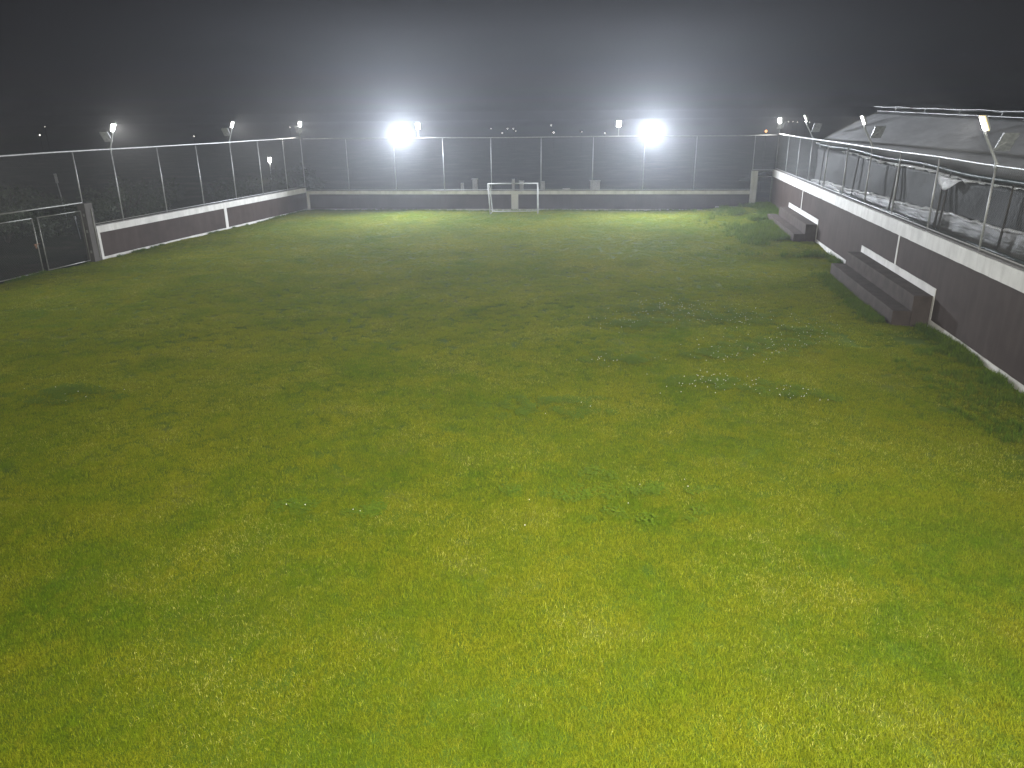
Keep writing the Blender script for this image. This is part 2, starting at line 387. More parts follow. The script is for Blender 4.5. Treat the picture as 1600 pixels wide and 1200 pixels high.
# ------------------------------------------------------------------ lamps
def area(parent, name, loc, aim, power, size, col, spread=180):
    l = bpy.data.lights.new(name, 'AREA'); l.shape = 'RECTANGLE'; l.size = size[0]; l.size_y = size[1]
    l.energy = power; l.color = col; l.spread = math.radians(spread)
    o = bpy.data.objects.new(name, l); COL.objects.link(o)
    o.matrix_world = Matrix.Translation(loc) @ Vector(aim).to_track_quat('-Z', 'Y').to_matrix().to_4x4()
    o.parent = parent; o.matrix_parent_inverse = parent.matrix_basis.inverted()
COOL = (1.0, .965, .885)
def solar_lamp(label, base, inward, aim, power, arm=.36, rise=.74, size=(.15,.26), group='solar lamps on the fence posts', warm=False, on=True):
    base = Vector(base); inward = Vector(inward).normalized(); aim = Vector(aim).normalized()
    t = thing('solar_lamp', label, 'lamp', base, group)
    b = MB(); tip = base+inward*arm*.8+UP*rise*.78
    b.tube([base-UP*.12, base+UP*.02, base+inward*arm*.5+UP*rise*.5, tip, base+inward*arm+UP*rise], .028, 8); b.build('arm', M['armpaint'], t, smooth=True)
    b = MB(); b.tube([base-UP*.02-UP*.05, base-UP*.02+UP*.05], .045, 8); b.build('clamp', M['armpaint'], t)
    # solar panel, outward of the arm, tilted to the sky
    n = Vector((.05,.80,.60)).normalized(); side = n.cross(UP).normalized(); v = side.cross(n)
    c = base-inward*.10+UP*.44
    b = MB(); b.box(c, .16, .22, .014, (side, v, n)); pan = b.build('solar_panel', M['solarback'], t)
    b = MB(); b.box(c+n*.018, .148, .205, .003, (side, v, n)); b.build('solar_cells', M['cells'], pan)
    b = MB(); b.tube([c-n*.014, base+inward*arm*.32+UP*rise*.42], .014, 6); b.build('panel_bracket', M['armpaint'], t)
    # head
    h = base+inward*(arm+.02)+UP*(rise+.1)
    sd = aim.cross(UP).normalized(); up = sd.cross(aim)
    b = MB(); b.box(h-aim*.035, size[0]/2+.018, size[1]/2+.018, .03, (sd, up, aim)); b.box(h-aim*.075, size[0]*.3, size[1]*.3, .015, (sd, up, aim))
    hd = b.build('lamp_head', [M['housing']], t, bevel=.006)
    b = MB(); b.box(h+aim*.004, size[0]/2, size[1]/2, .008, (sd, up, aim)); b.build('led_panel', M['led'], hd)
    if warm:
        b = MB(); b.tube([h-aim*.012+sd*(size[0]/2+.018)*i+up*(size[1]/2+.018)*j for i, j in ((-1,-1),(-1,1),(1,1),(1,-1),(-1,-1))], .016, 6, cap=False); b.build('lamp_rim', M['ledwarm'], hd)
    area(t, 'led_light', h+aim*.03, aim, power, size, COOL, 125)
    return t
P_SIDE, P_FLOOD, P_SMALL = 320, 6500, 170
post = lambda p0, D, N, s, z, off: p0+D*s+N*off+UP*z
down = lambda N, D, a, d: N+D*a-UP*d
for y, lab, a in ((29.72, 'bright solar lamp on the left fence post nearest the gate', -.25), (37.1, 'solar lamp midway along the left fence, second from the gate', -.12)):
    solar_lamp(lab, post(pL, LD, LN, sl(y), 3.95, -.07), LN, down(LN, LD, a, .5), P_SIDE*1.1, arm=.26, rise=.66)
for y in (22.1, 14.7, 8.3):
    solar_lamp('solar lamp on the near stretch of left fence, short of the gate', post(pL, LD, LN, sl(y), 3.95, -.07), LN, down(LN, LD, 0, .5), P_SIDE*1.1, arm=.26, rise=.66)
solar_lamp('solar lamp on the corner post where the left and far fences meet', post(pL, LD, LN, sl(43.5), 3.93, -.07), (.6,-.8,0), (.5,-1,-.5), P_SIDE*.6, arm=.2, rise=.62)
rl = ((15.95, 'large solar lamp nearest on the right fence with amber rim', P_SIDE*1.0, (.15,.27), -.12, True),
      (24.6, 'solar lamp on the right fence before the greenhouse roof', P_SIDE*.9, (.13,.25), -.1, False),
      (33.1, 'thin edge-on solar lamp on the right fence, turned away from us', P_SIDE*.6, (.13,.27), .2, False))
for y, lab, pw, sz, a, wm in rl:
    solar_lamp(lab, post(pR, RD, RN, sr(y), 3.95, -.1), RN, down(RN, RD, a, .5), pw, arm=.38, rise=.70, size=sz, warm=wm)
for y in (7.6,):
    solar_lamp('solar lamp on the right fence nearest to the viewer', post(pR, RD, RN, sr(y), 3.95, -.1), RN, down(RN, RD, 0, .5), P_SIDE, arm=.38, rise=.70)
solar_lamp('solar lamp on the corner post where the right and far fences meet', post(pR, RD, RN, sr(41.15), 3.93, -.1), (-.6,-.8,0), (-.5,-1,-.5), P_SIDE*.6, arm=.1, rise=.58)

def floodlight(label, x, z, aim, power, group='floodlights on the far fence'):
    c = P3(x, far_y(x), z); aim = Vector(aim).normalized()
    t = thing('floodlight', label, 'floodlight', c-UP*.25, group)
    sd = aim.cross(UP).normalized(); up = sd.cross(aim); h = c+FN*.12
    b = MB(); b.box(h-aim*.05, .26, .23, .04, (sd, up, aim)); 
    for k in range(7): b.box(h-aim*.105+sd*(-.21+.07*k), .008, .19, .018, (sd, up, aim))
    hd = b.build('lamp_head', M['housing'], t, bevel=.006)
    b = MB(); b.box(h+aim*.002, .235, .205, .01, (sd, up, aim)); b.build('led_panel', M['flood'], hd)
    b = MB(); b.tube([h-sd*.28, h-sd*.28-UP*.25-aim*.05, h+sd*.28-UP*.25-aim*.05, h+sd*.28], .015, 6); b.box(h-UP*.26-aim*.07, .05, .05, .03); b.build('bracket', M['dark'], t)
    area(t, 'flood_light', h+aim*.03, aim, power, (.46,.40), (.86,.92,1))
def mast(label, x, y, h, aim, power):
    t = thing('floodlight_mast', label, 'floodlight', (x, y, 0))
    b = MB(); b.tube([(x, y, -.1), (x, y, h*.5), (x, y, h)], [.11,.09,.06], 10); b.build('pole', M['pipe'], t, smooth=True)
    aim = Vector(aim).normalized(); sd = aim.cross(UP).normalized(); up = sd.cross(aim); c = Vector((x, y, h+.05))+aim*.2
    b = MB(); b.box(c-aim*.05, .34, .28, .045, (sd, up, aim)); hd = b.build('lamp_head', M['housing'], t, bevel=.008)
    b = MB(); b.box(c+aim*.002, .31, .25, .01, (sd, up, aim)); b.build('led_panel', M['flood'], hd)
    area(t, 'flood_light', c+aim*.03, aim, power, (.6,.48), (1,.985,.87), 105)
P_MAST = 3400
mast('floodlight mast close behind the viewer', 2.8, -2.0, 7.6, (-2.6,12.5,-7.5), P_MAST)
floodlight('huge glaring floodlight on the far fence, left of the goal', -5.97, 4.08, (.16,-1,.03), P_FLOOD)
floodlight('huge glaring floodlight on the far fence, right of the goal', 7.57, 4.05, (-.16,-1,.03), P_FLOOD)
def small_lamp(label, x, z):
    c = P3(x, far_y(x), z); t = thing('fence_lamp', label, 'lamp', P3(x, far_y(x)-0, 3.85))
    b = MB(); b.tube([c-FN*.07-UP*(z-3.85), c-FN*.04-UP*.3, c-UP*.12], .022, 8); b.build('arm', M['armpaint'], t)
    aim = Vector((0,-1,-.35)).normalized(); sd = aim.cross(UP).normalized(); up = sd.cross(aim)
    b = MB(); b.box(c-aim*.03, .13, .17, .025, (sd, up, aim)); hd = b.build('lamp_head', M['housing'], t, bevel=.005)
    b = MB(); b.box(c+aim*.002, .11, .15, .008, (sd, up, aim)); b.build('led_panel', M['led'], hd)
    area(t, 'led_light', c+aim*.02, aim, P_SMALL, (.2,.28), COOL)
small_lamp('small lamp above the far fence, just right of the left floodlight', -4.98, 4.5)
small_lamp('small lamp above the far fence, just left of the right floodlight', 5.82, 4.52)

def yard_lamp(label, loc, h, lit, lean=.0):
    loc = Vector(loc); t = thing('yard_lamp', label, 'lamp', loc)
    b = MB(); b.tube([loc, loc+UP*h*.6+Vector((lean*.4,0,0)), loc+UP*h+Vector((lean,0,0))], [.04,.035,.03], 8); b.build('pole', M['armpaint'], t, smooth=True)
    aim = Vector((.45,-1,-.45)).normalized(); sd = aim.cross(UP).normalized(); up = sd.cross(aim); c = loc+UP*(h+.12)+Vector((lean,0,0))
    b = MB(); b.box(c-aim*.03, .15 if lit else .07, .26, .035, (sd, up, aim)); hd = b.build('lamp_head', M['goalwhite'] if not lit else M['housing'], t, bevel=.008)
    b = MB(); b.box(c+aim*.008, .12 if lit else .05, .22, .006, (sd, up, aim)); b.build('led_panel', M['led'] if lit else M['goalwhite'], hd)
    if lit: area(t, 'led_light', c+aim*.02, aim, 160, (.2,.4), (1,.97,.86))
yard_lamp('lit yard lamp low beyond the left fence, seen through its wire', (-21.1, 68, -.14), 1.55, True, .05)
yard_lamp('unlit white lamp on a thin leaning pole beyond the left fence', (-24.35, 41.5, -.14), 2.05, False, -.12)
# short pale stake added in place of a reflection seen through the gate
t = thing('reflection_stand_in', 'short pale stake standing in for a reflection seen through the double gate', 'stake', (-19.7, 34.3, -.14))
b = MB(); b.tube([(-19.68,34.3,-.2), (-19.74,34.3,.75)], .022, 6); b.build('shaft', M['armpaint'], t)
b = MB(); b.box((-19.745,34.3,.82), .035, .03, .07); b.build('tip', M['goalwhite'], t)

# ------------------------------------------------------------------ beyond the far wall: whitewashed posts and blocks
CAMZ = 5.0
def behind(px_x, top, dist, wd, lab, cap=False):
    """px_x = x/y slope of its direction"""
    y = dist; x = px_x*dist
    t = thing('concrete_post', lab, 'post', (x, y, -.14), 'whitewashed posts beyond the far wall')
    b = MB(); b.box((x, y, top/2-.2), wd/2, .14, top/2+.05); b.build('shaft', M['block'], t, bevel=.015)
    if cap: b = MB(); b.box((x, y, top-.12), wd/2+.04, .18, .03); b.build('cap', M['block'], t, bevel=.01)
for (sx, top, wd, lab, cap) in ((-.0622, 1.36, .17, 'slim white post beyond the far wall, leftmost of the row', False),
        (-.0455, 1.55, .30, 'broad white post beyond the far wall, left of the goal', True),
        (.0045, 1.56, .16, 'slim white post beyond the far wall, over the goal middle', False),
        (.0153, 1.40, .24, 'squat white post with cap beyond the far wall, inside the goal frame', True),
        (.0428, 1.40, .26, 'white post beyond the far wall just right of the goal', False),
        (.0738, .98, .45, 'low wide white block beyond the far wall, right of the goal', False),
        (.1112, 1.38, .55, 'broad white block beyond the far wall near the right floodlight', True)):
    behind(sx, top, 46.0, wd, lab, cap)

# ------------------------------------------------------------------ greenhouse on the terrace
G0 = Vector((11.5, 10.2, 0)); G1 = Vector((13.08, 32.9, 0)); GD = (G1-G0).normalized(); GN = Vector((GD.y,-GD.x,0)); GLEN = (G1-G0).length
def gp(s, out, z): return G0+GD*s+GN*out+UP*z
def eave(s): return 3.22+.60*s/GLEN+.03*math.sin(s*1.1)
def sheet(b, fn, n, k, thick=.012, m=0):
    """sheet of film with a little thickness: fn(u, v) -> point"""
    a = [[fn(i/n, j/k) for j in range(k+1)] for i in range(n+1)]
    vs = [p for r in a for p in r]; o = len(vs)
    fs = [(i*(k+1)+j, (i+1)*(k+1)+j, (i+1)*(k+1)+j+1, i*(k+1)+j+1) for i in range(n) for j in range(k)]
    nrm = (vs[k+1]-vs[0]).cross(vs[1]-vs[0]).normalized()*thick
    vs2 = [p+nrm for p in vs]; fs2 = [tuple(reversed([q+o for q in f])) for f in fs]
    rim = []
    for i in range(n):
        for j in (0, k): A = i*(k+1)+j; B = (i+1)*(k+1)+j; rim.append((A, B, B+o, A+o))
    for j in range(k):
        for i in (0, n): A = i*(k+1)+j; B = A+1; rim.append((A, B, B+o, A+o))
    b.add(vs+vs2, fs+fs2+rim, m)
gh = thing('greenhouse', 'plastic film greenhouse with torn side curtains behind the right fence', 'greenhouse', gp(GLEN/2, 2.5, 1.7))
WH = 2.2
def ridge(s): return 4.50+.50*s/GLEN
def roofz(s, f):    # f 0 at eave, 1 at ridge: gently bowed film
    return eave(s)+(ridge(s)-eave(s))*(f**.82)-.035*abs(math.sin(s*PI/2.9))*(1-f*.5)
b = MB(); sheet(b, lambda u, v: gp(u*GLEN, v*WH, roofz(u*GLEN, v)), 80, 10); b.build('roof_film', M['roofilm'], gh, smooth=True)
b = MB(); sheet(b, lambda u, v: gp(u*GLEN, WH+.55+v*3.0, ridge(u*GLEN)+.12-1.4*v**1.2), 40, 8); b.build('roof_film', M['roofilm'], gh, smooth=True)
# raised vent cap along the ridge
b = MB(); sheet(b, lambda u, v: gp(u*GLEN, WH-.15+v*.75, ridge(u*GLEN)+.24-.25*(v-.3)**2-.04*abs(math.sin(u*GLEN*PI/2.9))), 80, 4); b.build('ridge_vent', M['roofilm'], gh, smooth=True)
b = MB(); b.tube([gp(s, WH-.15, ridge(s)+.215-.04*abs(math.sin(s*PI/2.9))) for s in np.linspace(0, GLEN, 20)], .012, 6); b.tube([gp(s, WH, ridge(s)+.02) for s in np.linspace(0, GLEN, 20)], .014, 6)
b.build('ridge_pipe', M['pipe'], gh, smooth=True)
for k in range(9):
    s = GLEN*(k+.3)/9
    b = MB(); b.tube([gp(s, WH, ridge(s)+.02), gp(s-.35, WH-.12, ridge(s)+.20)], .018, 6); b.build('vent_strut', M['pipe'], gh)
# side: film under the eave coloured as the shaded interior, white curtain below
def bandtop(s): return 2.30+.022*math.sin(s*1.3)+.014*math.sin(s*4.3+1)+.012*math.sin(s*9.1)
b = MB(); sheet(b, lambda u, v: gp(u*GLEN, -.04+.012*math.sin(u*70)*math.sin(v*PI)+.015*math.sin(u*31+v*4), bandtop(u*GLEN)-.1+(eave(u*GLEN)-.20-bandtop(u*GLEN)+.1)*v), 160, 8); b.build('side_film', M['sidefilm'], gh, smooth=True)
b = MB(); sheet(b, lambda u, v: gp(u*GLEN, -.12+.007*math.sin(v*34+3*math.sin(u*41)+2*math.sin(u*97))+.009*math.sin(u*150+v*3)+.03*math.sin(v*1.5), 1.66+(bandtop(u*GLEN)-1.66)*v), 160, 22); b.build('side_curtain', M['curtain'], gh, smooth=True)
b = MB(); b.tube([gp(s, -.13+.02*math.sin(s*7), bandtop(s)+.015*math.sin(s*11)) for s in np.linspace(0, GLEN, 90)], [.03+.02*abs(math.sin(k*1.7)) for k in range(90)], 6); b.build('curtain_roll', M['tatter'], gh, smooth=True)
# ragged gutter flap
b = MB(); sheet(b, lambda u, v: gp(u*GLEN*.86, -.10-.05*math.sin(v*3)+.03*math.sin(u*83), eave(u*GLEN*.86)-.17-(v*(.06+.025*math.sin(u*57+3*math.sin(u*23))+.025*math.sin(u*171+2)+.02*math.sin(u*333)))), 150, 4, .008); b.build('gutter_flap', M['tatter'], gh, smooth=True)
b = MB(); b.tube([gp(s, -.08, eave(s)-.05) for s in np.linspace(-.2, GLEN, 40)], .05, 8); b.build('gutter', M['duct'], gh, smooth=True)
b = MB(); s0 = sum([0]) + 10.2
sheet(b, lambda u, v: gp(s0+u*1.5, -.16-.10*math.sin(u*PI)*v, eave(s0+u*1.5)-.22-(.34*math.sin(u*PI)**1.5)*v), 14, 5, .008); b.build('torn_flap', M['tatter'], gh, smooth=True)
for s in (2.2, 5.0, 7.9, 11.0, 11.25, 14.2, 14.45, 17.8, 21.5):
    b = MB(); b.tube([gp(s, -.2, 1.6), gp(s+random.uniform(-.05,.05), -.17, bandtop(s)+.1), gp(s+random.uniform(-.08,.08), -.12, eave(s)-.12)], [.035,.03,.022], 6); b.build('timber_post', M['wood'], gh, smooth=True)
for k in range(8):
    s = GLEN*k/7
    b = MB(); b.tube([gp(s, .05, 1.6), gp(s, .05, eave(s)-.05), gp(s, WH*.5, roofz(s, .5)-.05), gp(s, WH, ridge(s)-.04), gp(s, WH+3.4, eave(s)), gp(s, WH+3.4, 1.6)], .03, 6); b.build('frame_hoop', M['pipe'], gh, smooth=True)
b = MB(); sheet(b, lambda u, v: gp(GLEN+.02, .06+u*(WH-.1), 1.66+(roofz(GLEN, u)-1.74)*v), 10, 6); b.build('end_film', M['sidefilm'], gh, smooth=True)
# dark pipe lying along the foot of the fence
def irr_pipe():
    b = MB(); b.tube([pR+RD*s+RN*-.42+UP*(2.12+.02*math.sin(s)) for s in np.linspace(sr(7), sr(33), 30)], .045, 8)
    o = b.build('irrigation_pipe', M['duct'], None, smooth=True); tag(o, 'dark teal pipe lying along the foot of the right fence', 'pipe')
    b = MB()
    for y in (9, 15, 21, 26, 31):
        q = pR+RD*sr(y)+RN*-.42; b.box(q+UP*1.88, .05, .05, .2, (RD, RN, UP))
    b.build('pipe_support', M['wood'], o)
irr_pipe()

# ------------------------------------------------------------------ plants
def leafmat(name, c1, c2):
    t = NT(name); a = t.new('ShaderNodeAttribute'); a.attribute_name = 'rnd'
    t.l.new(t.ramp(a.outputs['Fac'], [(0, c1), (1, c2)]), t.b.inputs['Base Color'])
    t.b.inputs['Roughness'].default_value = .6; return t.m
M['leaf'] = leafmat('shrub_leaf', (.022,.036,.012), (.05,.07,.024))
def shrub(label, x, y, r, h, n=2600):
    t = thing('shrub', label, 'shrub', (x, y, -.14), 'dark shrubs beyond the left fence')
    b = MB()
    for k in range(5):
        a = random.uniform(0, 6.28); b.tube([(x, y, -.2), (x+.3*r*math.cos(a), y+.3*r*math.sin(a), h*.4), (x+.6*r*math.cos(a), y+.6*r*math.sin(a), h*.8)], [.04,.03,.012], 5)
    b.build('stem', M['bark'], t)
    lobes = [(random.gauss(0,.45)*r, random.gauss(0,.45)*r, h*random.uniform(.25,.85), r*random.uniform(.3,.6)) for _ in range(11)]
    v = np.empty((n*4, 3)); rn = np.empty(n*4)
    for i in range(n):
        L = random.choice(lobes); d = np.array([random.gauss(0,1) for _ in range(3)]); d /= np.linalg.norm(d)
        c = np.array([x+L[0], y+L[1], L[2]-.1])+d*L[3]*random.uniform(.5,1.05)*np.array([1,1,.75])
        u = np.array([random.gauss(0,1) for _ in range(3)]); u /= np.linalg.norm(u); w_ = np.cross(u, d+.01); w_ /= np.linalg.norm(w_)+1e-6
        s = random.uniform(.05,.11)
        v[4*i:4*i+4] = c-u*s, c+w_*s*.45, c+u*s, c-w_*s*.45; rn[4*i:4*i+4] = random.random()
    me = bpy.data.meshes.new('foliage'); me.from_pydata(v.tolist(), [], [(4*i,4*i+1,4*i+2,4*i+3) for i in range(n)])
    me.attributes.new('rnd', 'FLOAT', 'POINT').data.foreach_set('value', rn); me.materials.append(M['leaf'])
    o = bpy.data.objects.new('foliage', me); COL.objects.link(o); o.parent = t; o.matrix_parent_inverse = t.matrix_basis.inverted()
for (x, y, r, h) in ((-22.5,33.5,1.6,1.6), (-19.6,38.5,1.7,1.9), (-25.0,37.5,2.0,2.2), (-21.5,44.5,1.9,2.0), (-17.2,46.5,1.5,1.6), (-28.5,31.0,1.9,2.1), (-29.5,40.0,2.4,2.5), (-23.5,28.0,1.3,1.3), (-14.5,52.5,1.8,1.8)):
    shrub('dark leafy shrub in the gloom beyond the left fence', x, y, r, h)

# ------------------------------------------------------------------ distant town lights
def town(az, drop, dist, r=.12, mat='town', lab='tiny white town light far beyond the fences', grp='town lights in the distance', h=None):
    x, y = az*dist, dist; z = 5+drop*dist
    b = MB(); 
    gzv = -.14
    b.tube([(x, y, gzv), (x, y, z-r*.6)], .012, 5, 0); 
    n = 8; vs = []; fs = []
    for i in range(1, 5):
        for k in range(n): vs.append((x+r*math.sin(i*PI/5)*math.cos(2*PI*k/n), y+r*math.sin(i*PI/5)*math.sin(2*PI*k/n), z+r*math.cos(i*PI/5)))
    vs += [(x,y,z+r),(x,y,z-r)]
    for i in range(3):
        for k in range(n): fs.append((i*n+k, (i+1)*n+k, (i+1)*n+(k+1)%n, i*n+(k+1)%n))
    for k in range(n): fs += [(32, k, (k+1)%n), (33, 24+(k+1)%n, 24+k)]
    b.add(vs, fs, 1); o = b.build('distant_lamp', [M['wood'], M[mat]]); tag(o, lab, 'lamp', grp)
CAMP, CAMR = math.radians(19.9), math.radians(.6)
def px_dir(px, py):
    a, bb = (px-800)/1160, -(py-600)/1160; c, s = math.cos(CAMR), math.sin(CAMR)
    a2, b2 = a*c+bb*s, -a*s+bb*c
    d = Vector((a2, math.cos(CAMP)+b2*math.sin(CAMP), -math.sin(CAMP)+b2*math.cos(CAMP)))
    return d.x/d.y, d.z/d.y
for (px, py, r, m) in ((62,211,.13,'town'),(70,198,.07,'towndim'),(303,213,.10,'town'),(453,199,.09,'towndim'),(767,201,.09,'towndim'),(785,208,.11,'town'),(793,201,.10,'town'),(802,201,.10,'town'),(806,205,.08,'towndim'),
        (861,196,.11,'town'),(865,207,.15,'town'),(909,206,.08,'towndim'),(945,208,.1,'town'),(1232,190,.09,'towndim'),(1239,190,.08,'towndim'),(1246,191,.09,'towndim'),(1259,190,.08,'towndim'),(1265,191,.08,'towndim')):
    az, dr = px_dir(px, py); town(az, dr, 110, r*.62, m)
az, dr = px_dir(1197, 205); town(az, dr, 52, .09, 'amber', 'small orange lamp beyond the far right corner of the fence', None)

# ------------------------------------------------------------------ turf
def turf_mat(name, greens, straw, tall=False):
    t = NT(name); p = t.pos((1,1,0))
    big = t.noise(p, .22, 5, .6); mid = t.noise(p, 1.1, 6, .62); fine = t.noise(p, 7.0, 5, .7)
    c = t.ramp(big, [(.36, greens[0]), (.50, greens[1]), (.64, greens[2])])
    c = t.mix(t.ramp(mid, [(.40, (0,0,0)), (.66, (.85,.85,.85))]), c, greens[3])
    c = t.mix(t.ramp(t.noise(p, .55, 6, .65), [(.54, (0,0,0)), (.72, (.7,.7,.7))]), c, greens[4])
    c = t.mix(t.ramp(fine, [(.50, (0,0,0)), (.72, (.6,.6,.6))]), c, greens[5])
    a = t.new('ShaderNodeAttribute'); a.attribute_name = 'rnd'
    dry = t.noise(p, .45, 6, .7)
    m1 = t.new('ShaderNodeMath', operation='MULTIPLY_ADD'); t.l.new(dry, m1.inputs[0]); m1.inputs[1].default_value = .55; t.l.new(a.outputs['Fac'], m1.inputs[2])
    c = t.mix(t.ramp(m1.outputs[0], [(0, (0,0,0)), (1, (0,0,0))]) if False else _thr(t, m1.outputs[0], 1.235, 1.30), c, straw)
    v = t.new('ShaderNodeMath', operation='MULTIPLY_ADD'); t.l.new(a.outputs['Fac'], v.inputs[0]); v.inputs[1].default_value = .7; v.inputs[2].default_value = .65
    hsv = t.new('ShaderNodeHueSaturation'); t.l.new(c, hsv.inputs['Color']); t.l.new(v.outputs[0], hsv.inputs['Value'])
    t.l.new(hsv.outputs[0], t.b.inputs['Base Color'])
    t.b.inputs['Roughness'].default_value = .8; t.b.inputs['Specular IOR Level'].default_value = .05
    tl = t.new('ShaderNodeBsdfTranslucent'); t.l.new(hsv.outputs[0], tl.inputs['Color'])
    mx = t.new('ShaderNodeMixShader'); mx.inputs[0].default_value = .3
    t.l.new(t.b.outputs[0], mx.inputs[1]); t.l.new(tl.outputs[0], mx.inputs[2]); t.l.new(mx.outputs[0], t.o.inputs['Surface'])
    return t.m
def _thr(t, sock, lo, hi):
    m = t.new('ShaderNodeMapRange'); m.inputs['From Min'].default_value = lo; m.inputs['From Max'].default_value = hi
    t.l.new(sock, m.inputs['Value']); return m.outputs['Result']
M['turf'] = turf_mat('turf_blade', [(.095,.160,.006), (.140,.185,.006), (.185,.208,.008), (.215,.222,.009), (.058,.125,.006), (.245,.240,.018)], (.38,.37,.09))
M['tallturf'] = turf_mat('tall_blade', [(.070,.140,.010), (.080,.145,.010), (.105,.160,.010), (.125,.172,.014), (.048,.110,.008), (.145,.18,.02)], (.22,.22,.07))

def tuft_mesh(name, n, rad, h0, h1, wid, lean, mat, seed):
    r = np.random.default_rng(seed)
    ang = r.uniform(0, 2*PI, n); rr = rad*np.sqrt(r.uniform(0, 1, n)); cx, cy = rr*np.cos(ang), rr*np.sin(ang)
    yaw = r.uniform(0, 2*PI, n); h = r.uniform(h0, h1, n); ln = np.abs(r.normal(0, lean, n))+.1; w = wid*r.uniform(.7, 1.3, n)
    tx, ty = np.cos(yaw), np.sin(yaw); sx, sy_ = -ty, tx
    def pt(f, side):   # along the blade, bending over
        fwd = h*ln*f**1.6; up = h*f*(1-.25*ln*f)
        return np.stack([cx+tx*fwd+sx*w*side, cy+ty*fwd+sy_*w*side, up-.006], 1)
    v = np.stack([pt(0,-.5), pt(0,.5), pt(.55,-.42), pt(.55,.42), pt(1,0)], 1).reshape(-1, 3)
    f = []
    for i in range(n): o = 5*i; f += [(o,o+1,o+3,o+2), (o+2,o+3,o+4)]
    me = bpy.data.meshes.new(name); me.from_pydata(v.tolist(), [], f)
    me.attributes.new('rnd', 'FLOAT', 'POINT').data.foreach_set('value', np.repeat(r.uniform(0,1,n), 5)); me.materials.append(mat)
    return bpy.data.objects.new(name, me)
def scatter(name, pts, scl, sources):
    me = bpy.data.meshes.new(name); me.from_pydata(pts.tolist(), [], [])
    me.attributes.new('scl', 'FLOAT', 'POINT').data.foreach_set('value', scl)
    o = bpy.data.objects.new(name, me); COL.objects.link(o)
    g = bpy.data.node_groups.new(name+'_nodes', 'GeometryNodeTree')
    g.interface.new_socket('Geometry', in_out='INPUT', socket_type='NodeSocketGeometry'); g.interface.new_socket('Geometry', in_out='OUTPUT', socket_type='NodeSocketGeometry')
    N, L = g.nodes, g.links
    gi, go = N.new('NodeGroupInput'), N.new('NodeGroupOutput'); iop = N.new('GeometryNodeInstanceOnPoints'); jn = N.new('GeometryNodeJoinGeometry')
    for s in sources:
        oi = N.new('GeometryNodeObjectInfo'); oi.inputs['Object'].default_value = s; oi.inputs['As Instance'].default_value = True; L.new(oi.outputs['Geometry'], jn.inputs[0])
    rv = N.new('FunctionNodeRandomValue'); rv.data_type = 'FLOAT_VECTOR'; rv.inputs[0].default_value = (-.06,-.06,0); rv.inputs[1].default_value = (.06,.06,6.283)
    na = N.new('GeometryNodeInputNamedAttribute'); na.data_type = 'FLOAT'; na.inputs['Name'].default_value = 'scl'
    L.new(gi.outputs[0], iop.inputs['Points']); L.new(jn.outputs[0], iop.inputs['Instance']); iop.inputs['Pick Instance'].default_value = True
    L.new(rv.outputs[0], iop.inputs['Rotation']); L.new([q for q in na.outputs if q.enabled][0], iop.inputs['Scale']); L.new(iop.outputs[0], go.inputs[0])
    md = o.modifiers.new('scatter', 'NODES'); md.node_group = g
    return o
def cut(x, y):   # inside the walls, outside the benches
    ok = (x > left_x(y)+.05) & (x < right_x(y)-.04) & (y < 43.5-(x+11.59)*.1008-.05)
    d = (right_x(y)-x)
    for a, c in ((B1a, B1b), (B2a, B2b+.4)): ok &= ~((y > a-.0) & (y < c) & (d < .92))
    return ok
def hash2(x, y, s):  # smooth value noise for density
    x = x*s; y = y*s; xi = np.floor(x); yi = np.floor(y); fx = x-xi; fy = y-yi
    fx = fx*fx*(3-2*fx); fy = fy*fy*(3-2*fy)
    h = lambda a, c: np.modf(np.abs(np.sin(a*127.1+c*311.7)*43758.5453))[0]
    return (h(xi,yi)*(1-fx)+h(xi+1,yi)*fx)*(1-fy)+(h(xi,yi+1)*(1-fx)+h(xi+1,yi+1)*fx)*fy
tufts = [tuft_mesh('turf_tuft', 330, .17, .020, .048, .0038, .8, M['turf'], 11+k) for k in range(4)]
pts = []; scl = []
for (y0, y1, dens) in ((2.5, 9, 46), (9, 16, 34), (16, 27, 24), (27, 43.6, 20)):
    xm = .76*y1+3; c = dens**-.5
    gxx, gyy = np.meshgrid(np.arange(-xm, xm, c), np.arange(y0, y1, c)); n = gxx.size
    x = gxx.ravel()+rng.uniform(-.6, .6, n)*c; y = gyy.ravel()+rng.uniform(-.6, .6, n)*c
    ok = cut(x, y) & (np.abs(x) < .76*y+3.0)
    # worn, bare strips close to the right wall
    d = right_x(y)-x; bare = (hash2(x, y, 1.3)*.6+hash2(x+7, y, 3.1)*.4 < .30) & (d < 2.6) & (y < 18)
    ok &= ~bare
    x, y = x[ok], y[ok]; s = .9+.25*hash2(x, y, .8)+rng.uniform(-.08, .08, len(x))
    pts.append(np.stack([x, y, gz(x, y)], 1)); scl.append(s)
pts = np.concatenate(pts); scl = np.concatenate(scl)
tag(scatter('turf_grass', pts, scl, tufts), 'short yellow green turf covering the whole playing field', 'grass', kind='stuff')
print('turf', len(pts))
